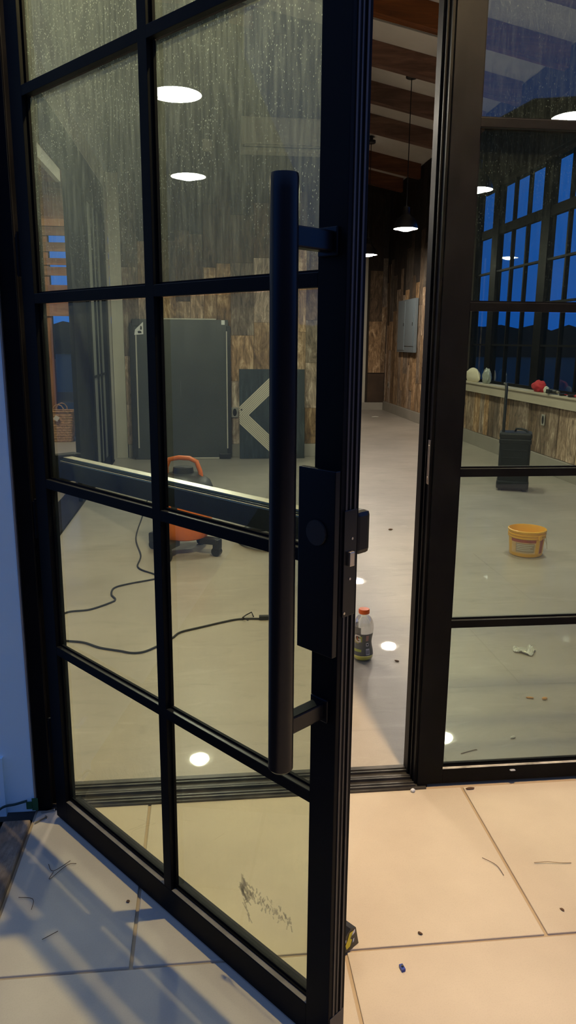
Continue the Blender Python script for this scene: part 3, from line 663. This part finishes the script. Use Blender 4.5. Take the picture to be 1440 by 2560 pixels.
MB().box((.155, -.01, .16), (.20, .01, .175), .003).build('latch', blk, r)

# yellow bucket
r = empty('bucket', (2.305, 5.09, 0), .0); tag(r, 'open yellow plastic bucket with worn paper label on the floor', 'bucket')
yl = mat('yellow_plastic', (.80, .42, .02), .35)
Z_ = [(0, .004), (.112, .004), (.116, .01), (.126, .135), (.126, .137), (.133, .139), (.133, .147), (.127, .149), (.127, .156), (.134, .158), (.134, .166), (.128, .168), (.129, .180), (.136, .182), (.136, .192), (.129, .195), (.126, .19), (.120, .12), (.110, .012), (0, .012)]
MB().lathe(Z_, seg=48, cap=False).build('pail', yl, r, True)
def wrap(verts_faces, rad, name, m, parent, c=(0, 0)):
    """flat (angle, z) polygons wrapped round a vertical cylinder; rad may depend on z"""
    bm = bmesh.new()
    for poly in verts_faces:
        pts = []
        n_ = len(poly)
        for i in range(n_):
            a, b = poly[i], poly[(i+1) % n_]; k_ = max(1, int(abs(b[0]-a[0])/.12))
            for t in range(k_): pts.append((a[0]+(b[0]-a[0])*t/k_, a[1]+(b[1]-a[1])*t/k_))
        f = [bm.verts.new((p[0], p[1], 0)) for p in pts]; bm.faces.new(f)
    bmesh.ops.triangulate(bm, faces=bm.faces)
    bmesh.ops.subdivide_edges(bm, edges=[e_ for e_ in bm.edges if abs(e_.verts[0].co.x-e_.verts[1].co.x) > .25], cuts=3)
    for v in bm.verts:
        th_, z_ = v.co.x, v.co.y; R_ = rad(z_) if callable(rad) else rad
        v.co = (c[0]+R_*math.cos(th_), c[1]+R_*math.sin(th_), z_)
    me = bpy.data.meshes.new(name); bm.to_mesh(me); bm.free(); me.materials.append(m)
    for p in me.polygons: p.use_smooth = True
    o = bpy.data.objects.new(name, me); COL.objects.link(o); o.parent = parent; return o
def rect(a0, a1, z0, z1): return [(a0, z0), (a1, z0), (a1, z1), (a0, z1)]
rb = lambda z, d=0: .1155 + (z-.01)*.0805 + .0006 + d
V0 = math.atan2(-5.09, -2.262)           # towards the viewer
red_ = mat('faded_red_print', (.34, .06, .03), .6, var=.2, vscale=20); crm = mat('worn_cream_paper', (.62, .42, .22), .7, var=.2, vscale=25); gry = mat('grey_print', (.34, .27, .20), .7)
wrap([rect(V0-.95, V0+1.15, .03, .134)], lambda z: rb(z), 'paper_label', crm, r)
wrap([rect(V0-.95, V0+.62, .112, .134)], lambda z: rb(z, .0006), 'red_band', red_, r)
wrap([rect(V0+.86, V0+1.15, .03, .134)], lambda z: rb(z, .0006), 'red_panel', red_, r)
wrap([rect(V0+.56, V0+.80, .03, .134)], lambda z: rb(z, .0008), 'yellow_stripe', yl, r)
wrap([rect(V0-.62, V0+.48, .04, .106)], lambda z: rb(z, .0006), 'text_block', gry, r)
wrap([rect(V0-.56, V0+.44-.1*(k % 3), .094-.013*k, .0965-.013*k) for k in range(4)], lambda z: rb(z, .0012), 'text_line', wl2, r)
crvb = [(.134*math.cos(V0+1.0), .134*math.sin(V0+1.0), .15)] + [(.145*math.cos(V0+1.0+.5*math.sin(k*.5)), .145*math.sin(V0+1.0+.5*math.sin(k*.5)), .15-.095*math.sin(k/6*math.pi)) for k in range(1, 6)] + [(.134*math.cos(V0+1.3), .134*math.sin(V0+1.3), .15)]
MB().tube(crvb, .0018, 6).build('bail_handle', M['steel'], r)
MB().box((-.008, -.012, -.012), (.012, .012, .022), .003, Matrix.Translation((.131*math.cos(V0+.72), .131*math.sin(V0+.72), .145)) @ Matrix.Rotation(V0+.72, 4, 'Z')).build('handle_lug', yl, r)

# sports drink bottle
BXY = (.742, 3.365)
r = empty('drink_bottle', (*BXY, 0)); tag(r, 'clear drink bottle with orange cap and a little yellow drink inside', 'bottle')
def clear(name, col, rough=.05, mixf=.12):
    m = bpy.data.materials.new(name); m.use_nodes = True; n = m.node_tree.nodes; l = m.node_tree.links; n.clear()
    o = n.new('ShaderNodeOutputMaterial'); t_ = n.new('ShaderNodeBsdfTransparent'); t_.inputs[0].default_value = (*col, 1)
    g = n.new('ShaderNodeBsdfGlossy'); g.inputs['Roughness'].default_value = rough; lw = n.new('ShaderNodeLayerWeight'); lw.inputs[0].default_value = .35
    mx_ = n.new('ShaderNodeMixShader'); l.new(lw.outputs['Facing'], mx_.inputs[0])
    mr_ = n.new('ShaderNodeMapRange'); mr_.inputs['To Min'].default_value = mixf; mr_.inputs['To Max'].default_value = .6; l.new(lw.outputs['Facing'], mr_.inputs[0]); l.new(mr_.outputs[0], mx_.inputs[0])
    l.new(t_.outputs[0], mx_.inputs[1]); l.new(g.outputs[0], mx_.inputs[2]); l.new(mx_.outputs[0], o.inputs[0]); return m
prof = [(0, .004), (.030, .001), (.043, .003), (.048, .012), (.0495, .028), (.0475, .05), (.042, .075), (.0395, .092), (.041, .110), (.0455, .135), (.048, .155), (.0475, .175), (.043, .195), (.034, .212), (.023, .221), (.020, .226), (.020, .232)]
MB().lathe(prof, seg=40, cap=False).build('bottle_body', clear('clear_plastic', (.93, .93, .92)), r, True)
MB().lathe([(0, .232), (.0255, .232), (.0265, .234), (.0265, .249), (.0245, .2535), (0, .254)], seg=28, cap=False).build('cap', mat('orange_cap', (.85, .13, .01), .35), r, True)
MB().lathe([(0, .006), (.029, .004), (.040, .006), (.0455, .013), (.0477, .024), (.0477, .027), (0, .027)], seg=32, cap=False).build('drink', mat('yellow_green_drink', (.85, .80, .06), .15), r, True)
def rp(z, d=.0009):
    for (r0, z0), (r1, z1) in zip(prof, prof[1:]):
        if z0 <= z <= z1 and z1 > z0: return r0+(r1-r0)*(z-z0)/(z1-z0)+d
    return .045
def grid(a0, a1, z0, z1, d, name, m, parent, na=16, nz=14):
    bm = bmesh.new(); V = [[bm.verts.new((rp(z0+(z1-z0)*j/nz, d)*math.cos(a0+(a1-a0)*i/na), rp(z0+(z1-z0)*j/nz, d)*math.sin(a0+(a1-a0)*i/na), z0+(z1-z0)*j/nz)) for i in range(na+1)] for j in range(nz+1)]
    for j in range(nz):
        for i in range(na): bm.faces.new((V[j][i], V[j][i+1], V[j+1][i+1], V[j+1][i]))
    me = bpy.data.meshes.new(name); bm.to_mesh(me); bm.free(); me.materials.append(m)
    for p in me.polygons: p.use_smooth = True
    o = bpy.data.objects.new(name, me); COL.objects.link(o); o.parent = parent; return o
VB = math.atan2(-BXY[1], -BXY[0])
lab = grid(VB-2.6, VB+1.35, .030, .140, .0009, 'label_wrap', mat('dark_grey_label', (.13, .13, .115), .4), r, 36)
grid(VB-2.6, VB-.25, .128, .172, .0009, 'label_shoulder', mat('grey_label_back', (.16, .16, .15), .4), r)
ygr = mat('lime_print', (.45, .48, .10), .5); wht = mat('white_print', (.78, .72, .66), .5); rdp = mat('orange_print', (.55, .12, .03), .5)
grid(VB-1.5, VB-.15, .050, .062, .0018, 'lime_panel', ygr, lab, 8, 3)
grid(VB-1.4, VB-.55, .088, .112, .0016, 'lime_panel', mat('gold_print', (.36, .30, .10), .5), lab, 8, 5)
grid(VB-.42, VB-.12, .098, .128, .0016, 'lime_panel', ygr, lab, 5, 5)
grid(VB+.30, VB+.62, .104, .134, .0016, 'pink_panel', mat('pink_print', (.5, .27, .2), .5), lab, 5, 5)
grid(VB+.34, VB+.66, .078, .094, .0016, 'text_line', wht, lab, 4, 3); grid(VB+.42, VB+.58, .082, .090, .0022, 'text_gap', M['rubber'], lab, 3, 2)
bcg = grid(VB+.32, VB+.72, .036, .066, .0016, 'barcode', wht, lab, 6, 5)
for k in range(6): grid(VB+.37+.055*k, VB+.37+.055*k+.022, .040, .060, .0024, 'barcode_bar', M['rubber'], bcg, 2, 3)
grid(VB-.2, VB+1.2, .1395, .1415, .0018, 'label_edge', wht, lab, 16, 1)
fc = bpy.data.curves.new('letter', 'FONT'); fc.body = 'G'; fc.size = .056; fc.offset = .0012; fc.align_x = 'CENTER'; fc.align_y = 'CENTER'
fo = bpy.data.objects.new('letter_tmp', fc); COL.objects.link(fo); bpy.context.view_layer.update()
gm = bpy.data.meshes.new_from_object(fo.evaluated_get(bpy.context.evaluated_depsgraph_get())); bpy.data.objects.remove(fo)
gb = bmesh.new(); gb.from_mesh(gm); bmesh.ops.triangulate(gb, faces=gb.faces)
bmesh.ops.subdivide_edges(gb, edges=gb.edges, cuts=2)
for v in gb.verts:
    z_ = .113+v.co.y; th_ = VB-.68+v.co.x/.044; R_ = rp(z_, .0028); v.co = (R_*math.cos(th_), R_*math.sin(th_), z_)
gb.to_mesh(gm); gb.free(); gm.materials.clear(); gm.materials.append(wht)
go = bpy.data.objects.new('logo_letter', gm); COL.objects.link(go); go.parent = lab
wrap([[(VB-.70, .125), (VB-.58, .125), (VB-.64, .115), (VB-.54, .115), (VB-.72, .099), (VB-.66, .111), (VB-.76, .111)]], lambda z: rp(z, .0034), 'logo_bolt', rdp, lab)

# objects on the window ledge
def blob(name, loc, sc, m, seed, amp=.25, fr=2.2, parent=None):
    bm = bmesh.new(); bmesh.ops.create_icosphere(bm, subdivisions=4, radius=1)
    for v in bm.verts:
        p = v.co.copy(); k = 1+amp*noise.noise(p*fr+Vector((seed, 0, 0)))+amp*.5*abs(noise.noise(p*fr*2.4+Vector((0, seed, 0))))
        v.co = Vector((p.x*sc[0]*k, p.y*sc[1]*k, max(p.z*sc[2]*k, -sc[2]*.72)+sc[2]*.72))
    me = bpy.data.meshes.new(name); bm.to_mesh(me); bm.free(); me.materials.append(m)
    for p in me.polygons: p.use_smooth = True
    o = bpy.data.objects.new(name, me); COL.objects.link(o); o.location = loc
    if parent: o.parent = parent
    return o
tag(blob('cloth_bag', (4.015, 11.18, .926), (.055, .27, .115), mat('cream_canvas', (.72, .66, .50), .8, bump=.4, bscale=25), 3.0, .16, 1.6), 'crumpled cream cloth bag on the far end of the window ledge', 'bag')
tag(blob('bag_reflection', (4.02, 10.62, .926), (.045, .12, .12), mat('bag_reflection_tone', (.30, .33, .29), .3), 9.0, .25), 'pale lump standing in for the reflection of the cream bag in the window', 'bag')  # solid shape added where the window glass mirrors the cream bag
rd = blob('rag', (4.0, 8.82, .926), (.06, .14, .078), mat('red_cloth', (.45, .02, .03), .8, bump=.4, bscale=25), 17.0, .28, 2.0); tag(rd, 'crumpled red rag on the window ledge', 'rag')
r = empty('glove', (4.0, 8.62, .926)); tag(r, 'small pale work glove beside the red rag', 'glove')
gv = mat('pale_glove', (.55, .55, .45), .8)
blob('palm', (0, 0, 0), (.03, .045, .045), gv, 4.0, .2, 2, r)
for k in range(4): MB().tube([(-.02+.012*k, -.03, .02), (-.025+.014*k, -.06, .03-.004*k), (-.025+.014*k, -.085, .012)], [.009, .009, .007], 8).build('finger', gv, r, True)
r = empty('drill', (3.995, 8.36, .926), 0); tag(r, 'black cordless drill lying on the window ledge beside the red rag', 'drill')
MB().cyl((0, .14, .03), (0, -.03, .03), .026, .024, 16).build('motor_housing', blk, r, True)
MB().cyl((0, -.03, .03), (0, -.08, .03), .018, .011, 14).build('chuck', M['steel'], r, True)
MB().box((-.06, .05, .012), (-.005, .09, .046), .008).build('grip', blk, r); MB().box((-.075, .035, .006), (-.05, .105, .055), .006).build('battery', blk, r)
r = empty('bar_clamp', (3.99, 7.93, .926)); tag(r, 'red bar clamp lying along the window ledge', 'clamp')
MB().box((-.008, -.30, .012), (.008, .26, .02), .001).build('bar', mat('red_enamel', (.35, .015, .02), .4), r)
bx('jaw', (-.05, .20, .0), (.02, .235, .028), blk, r, .005); bx('jaw', (-.05, -.02, .0), (.02, .03, .03), blk, r, .005)
MB().cyl((0, -.06, .018), (0, -.17, .018), .016, .014, 14).build('grip', mat('red_grip', (.4, .02, .03), .5), r)

# basket on the patio, slatted screen and post outside
r = empty('woven_basket', (-2.165, 12.05-.32, -.012)); tag(r, 'brown woven basket with two handles and a white tag on the patio', 'basket')
wk = mat('brown_wicker', (.55, .34, .20), .8, bump=.8, bscale=60, var=.4, vscale=30)
def rrect(hw, hd, z, n_=48):
    out = []
    for k in range(n_):
        t_ = 2*math.pi*k/n_; c_, s_ = math.cos(t_), math.sin(t_); e_ = .35
        out.append((hw*math.copysign(abs(c_)**e_, c_), hd*math.copysign(abs(s_)**e_, s_), z))
    return out
shell = MB(); rings = []
for k in range(25):
    z_ = .002+.45*k/24; hw = .175+.035*k/24; ww = .004*(k % 2)
    rings.append([shell.bm.verts.new(p) for p in rrect(hw+ww, .13+.015*k/24+ww, z_)])
for A, B in zip(rings, rings[1:]):
    for k in range(48): shell.bm.faces.new((A[k], A[(k+1) % 48], B[(k+1) % 48], B[k]))
shell.bm.faces.new(rings[0][::-1]); shell.build('weave', wk, r)
MB().tube(rrect(.214, .149, .455), .012, 8, True).build('rim', wk, r, True)
for yy in (-.15, .15):
    MB().tube([(-.075, yy, .45), (-.075, yy, .50), (-.045, yy, .545), (0, yy, .56), (.045, yy, .545), (.075, yy, .50), (.075, yy, .45)], .009, 8).build('handle', wk, r, True)
MB().box((-.035, -.004, -.035), (.035, .004, .035), 0, Matrix.Translation((-.03, -.172, .36)) @ Matrix.Rotation(.6, 4, 'Y')).build('price_tag', wl2, r)
r = empty('slatted_screen', (-2.0, 12.0, 0)); tag(r, 'red cedar slatted screen with posts at the edge of the patio', 'screen')
for xx in (-.305, .9, -1.9): MB().box((xx-.045, 0, -.012), (xx+.045, .12, 3.7), .003).build('post', M['redwoodz'], r)
for z0, z1 in ((1.83, 2.10), (2.10, 2.28), (2.41, 2.535), (2.56, 2.66), (2.75, 2.88), (2.97, 3.10)):
    bx('slat', (-2.2, -.03, z0+.002), (1.0, .0, z1-.002), M['redwood'], r)
bx('top_beam', (-2.3, -.06, 3.10), (1.2, .14, 3.20), mat('pale_cedar_beam', (.55, .30, .17), .6), r, .004)
bx('fascia_board', (-2.3, -.02, 3.2), (1.2, .02, 3.72), M['redwood'], r)
bx('metal_strap', (-.28, .03, 1.2), (-.25, .06, 3.1), M['black'], r)
r = empty('low_rail', (-1.9, 13.6, 0)); tag(r, 'low grey rail beyond the patio basket', 'rail')
bx('rail_board', (-1.6, 0, .42), (1.2, .05, .60), mat('grey_board', (.2, .2, .2), .8), r)
for xx in (-1.2, -.2, .8): bx('rail_post', (xx, .05, -.14), (xx+.08, .11, .6), M['ground'], r)

# timber edging, tape and screws at the foot of the pale blue wall
ed = MB().box((-.655, -.6, -.09), (-.570, 2.20, .012), .006).build('timber_edging', M['oldtimber']); tag(ed, 'weathered timber board edging the paving beside the pale blue wall', 'timber')
tp = MB().box((-.575, 2.2465, .012), (-.556, 2.2485, .055)).box((-.592, 2.243, .02), (-.575, 2.2465, .045)).build('masking_tape', mat('green_tape', (.01, .09, .04), .6)); tag(tp, 'piece of green masking tape at the foot of the door jamb', 'tape')
crd = crv('green_cable', [(-.70, 2.22, .01), (-.66, 2.222, .045), (-.62, 2.225, .052), (-.585, 2.228, .06)], .004, mat('dark_green_cable', (.01, .04, .035), .5)); tag(crd, 'short dark green cable across the foot of the pale blue wall', 'cable')
for k, (x_, y_, a_) in enumerate(((-.548, 2.245, .3), (-.556, 2.19, .8))):
    s_ = MB(); q = Matrix.Translation((x_, y_, .004)) @ Matrix.Rotation(a_, 4, 'Z')
    s_.cyl(q @ Vector((0, 0, 0)), q @ Vector((.04, 0, 0)), .0022, seg=8).cyl(q @ Vector((.04, 0, 0)), q @ Vector((.043, 0, 0)), .005, seg=10)
    tag(s_.build('screw', M['steel']), ('loose bright screw lying closest to the door hinge corner', 'loose screw lying beside the timber edging')[k], 'screw')
tf = MB(); random.seed(3)
for k in range(160):
    x_ = -.69-random.random()*.10; y_ = 1.9+random.random()*.33; L = random.uniform(.015, .05); a_ = random.random()*6.28
    tf.prism([(x_, y_, -.04), (x_+.0035*math.cos(a_), y_+.0035*math.sin(a_), -.04), (x_+.02*math.sin(a_)*1.2, y_+.01, -.04+L)], (.0008, .0008, 0))
o_ = tf.build('dry_grass', mat('dry_grass', (.14, .11, .06), .9)); tag(o_, 'dry grass tufts in the soil beside the timber edging', 'grass'); o_['kind'] = 'stuff'

# door stop wedge
r = empty('door_stop', (.312, 1.612, 0), -.9); tag(r, 'black rubber door stop wedge with yellow emblem at the door edge', 'door stop')
MB().prism([(-.035, -.065, 0), (-.035, .045, 0), (-.035, .032, .055), (-.035, .012, .062), (-.035, -.065, .012)], (.07, 0, 0)).build('wedge', mat('glossy_black_rubber', (.012, .012, .012), .3), r)
dY = mat('yellow_emblem', (.75, .62, .03), .5)
sln = Vector((0, .077, .05)).normalized()
def on(u_, v_): return Vector((.0355, -.03+u_*.05, .008+v_*.045))
MB().prism([on(.55, .05), on(.8, .1), on(.95, .45), on(.8, .6), on(1.05, .95), on(.75, .98), on(.6, .6), on(.45, .35)], (.0006, 0, 0)).build('emblem', dY, r)
for q_ in (((.95, .7), (1.15, .8), (1.15, 1.0), (.98, .9)), ((.35, .5), (.5, .55), (.5, .7), (.38, .68)), ((1.0, .2), (1.1, .25), (1.12, .45), (1.02, .4))): MB().prism([on(*u_) for u_ in q_], (.0006, 0, 0)).build('emblem_outline', wl2, r)

# small debris, each piece a thing
def chip(name, loc, sc, m, label, cat, rz=0, seed=1.0):
    bm = bmesh.new(); bmesh.ops.create_icosphere(bm, subdivisions=2, radius=1)
    for v in bm.verts:
        k = 1+.35*noise.noise(v.co*1.7+Vector((seed*3.1, 0, 0))); v.co = Vector((v.co.x*sc[0]*k, v.co.y*sc[1]*k, v.co.z*sc[2]+sc[2]))
    me = bpy.data.meshes.new(name); bm.to_mesh(me); bm.free(); me.materials.append(m)
    o = bpy.data.objects.new(name, me); COL.objects.link(o); o.location = loc; o.rotation_euler = (0, 0, rz); return tag(o, label, cat)
brn = mat('brown_leaf_bit', (.10, .055, .03), .9); pap = mat('white_paper', (.8, .78, .7), .8); orgf = mat('orange_crumb', (.72, .36, .13), .8)
chip('food_crumb', (1.378, 2.881, 0), (.018, .006, .004), orgf, 'longer orange crumb on the floor behind the sidelight', 'crumb', -.3, 2)
chip('food_crumb', (1.437, 2.865, 0), (.013, .009, .006), orgf, 'rounder orange crumb on the floor behind the sidelight', 'crumb', .2, 5)
chip('wood_chip', (.534, 1.626, 0), (.007, .0035, .003), brn, 'dark chip on the paving near the cross joint', 'chip', -.8, 3)
chip('wood_chip', (.886, 2.245, 0), (.016, .005, .004), brn, 'dark chip on the paving touching the sidelight frame', 'chip', 0, 6)
chip('wood_chip', (.942, 1.671, 0), (.004, .007, .002), brn, 'brown curled chip on the right paving slab', 'chip', .4, 8)
chip('wood_chip', (-.230, 1.816, 0), (.0045, .0045, .003), brn, 'dark chip on the shaded paving left of the door', 'chip', 0, 9)
chip('pebble', (.686, 2.250, 0), (.008, .007, .006), mat('white_stone', (.75, .78, .8), .6), 'small white pebble beside the door threshold', 'pebble', 0, 4)
chip('wood_chip', (.898, 3.31, 0), (.013, .005, .004), brn, 'dark chip on the polished floor right of the bottle', 'chip', -.6, 7)
chip('wood_chip', (1.49, 5.865, 0), (.02, .010, .006), brn, 'dark chip on the polished floor in the door gap', 'chip', 0, 11)
chip('paper_scrap', (3.437, 15.14, 0), (.075, .05, .008), pap, 'white paper scrap on the floor near the far wall', 'paper', 0, 12)
chip('pebble', (1.02, YG-.012, .036), (.010, .006, .003), mat('grey_smudge', (.4, .42, .44), .7), 'pale grey blob stuck on the sidelight bottom rail', 'pebble', 0, 14).location = (1.045, 2.272, .045)
chip('paper_scrap', (1.171, 2.565, 0), (.013, .006, .004), pap, 'white torn scrap on the floor just behind the sidelight', 'paper', .4, 15)
r = empty('plastic_clip', (.459, 1.52, 0), .2); tag(r, 'tiny blue plastic clip on the near paving slab', 'clip')
bl = mat('blue_plastic', (.02, .05, .30), .35)
MB().box((-.005, -.009, 0), (.005, .009, .008), .001).build('clip_body', bl, r); MB().cyl((0, 0, .008), (0, 0, .011), .003, seg=10).build('clip_cap', blk, r)
pf = bmesh.new(); G = 14
VV = [[pf.verts.new(((i/G-.5)*.11, (j/G-.5)*.09+.02*math.sin(i*.6), .004+.022*abs(noise.noise(Vector((i*.35, j*.35, 2)))))) for i in range(G+1)] for j in range(G+1)]
for j in range(G):
    for i in range(G):
        if (i/G-.5)**2*3+(j/G-.5)**2*4 < .9: pf.faces.new((VV[j][i], VV[j][i+1], VV[j+1][i+1], VV[j+1][i]))
me = bpy.data.meshes.new('plastic_film'); pf.to_mesh(me); pf.free()
me.materials.append(mat('crumpled_film', (.62, .62, .60), .25)); o_ = bpy.data.objects.new('plastic_film', me); COL.objects.link(o_); o_.location = (1.563, 3.367, 0)
tag(o_, 'crumpled clear plastic film on the floor behind the sidelight', 'plastic')
def twig(pts, rad, label, m=brn, cat='twig'):
    tag(crv('twig', pts, rad, m, 4), label, cat)
twig([(.80, 1.895, .003), (.83, 1.86, .003), (.835, 1.815, .003)], .0008, 'thin curved twig left of the long paving joint')
twig([(.945, 1.858, .004), (.985, 1.855, .006), (1.02, 1.85, .004), (1.055, 1.848, .003)], .0011, 'pale straight twig on the right paving slab', mat('straw', (.35, .27, .17), .9))
twig([(-.475, 1.99, .003), (-.455, 1.955, .006), (-.415, 2.0, .003)], .0009, 'forked twig on the shaded paving beside the timber edging')
twig([(-.455, 1.955, .003), (-.46, 1.925, .003), (-.42, 1.98, .004), (-.395, 1.985, .003)], .0008, 'second thin twig crossing the forked twig on the shaded paving')
twig([(-.435, 1.70, .003), (-.40, 1.725, .003)], .0008, 'short straight twig on the lower left paving slab')
twig([(-.53, 1.86, .003), (-.49, 1.85, .003), (-.485, 1.81, .003)], .0008, 'hooked twig near the left end of the shaded paving')
twig([(.93, 2.47, .002), (.99, 2.492, .002), (1.0, 2.49, .002)], .0016, 'bent wire nail on the floor just inside the sidelight', M['steel'], 'nail')
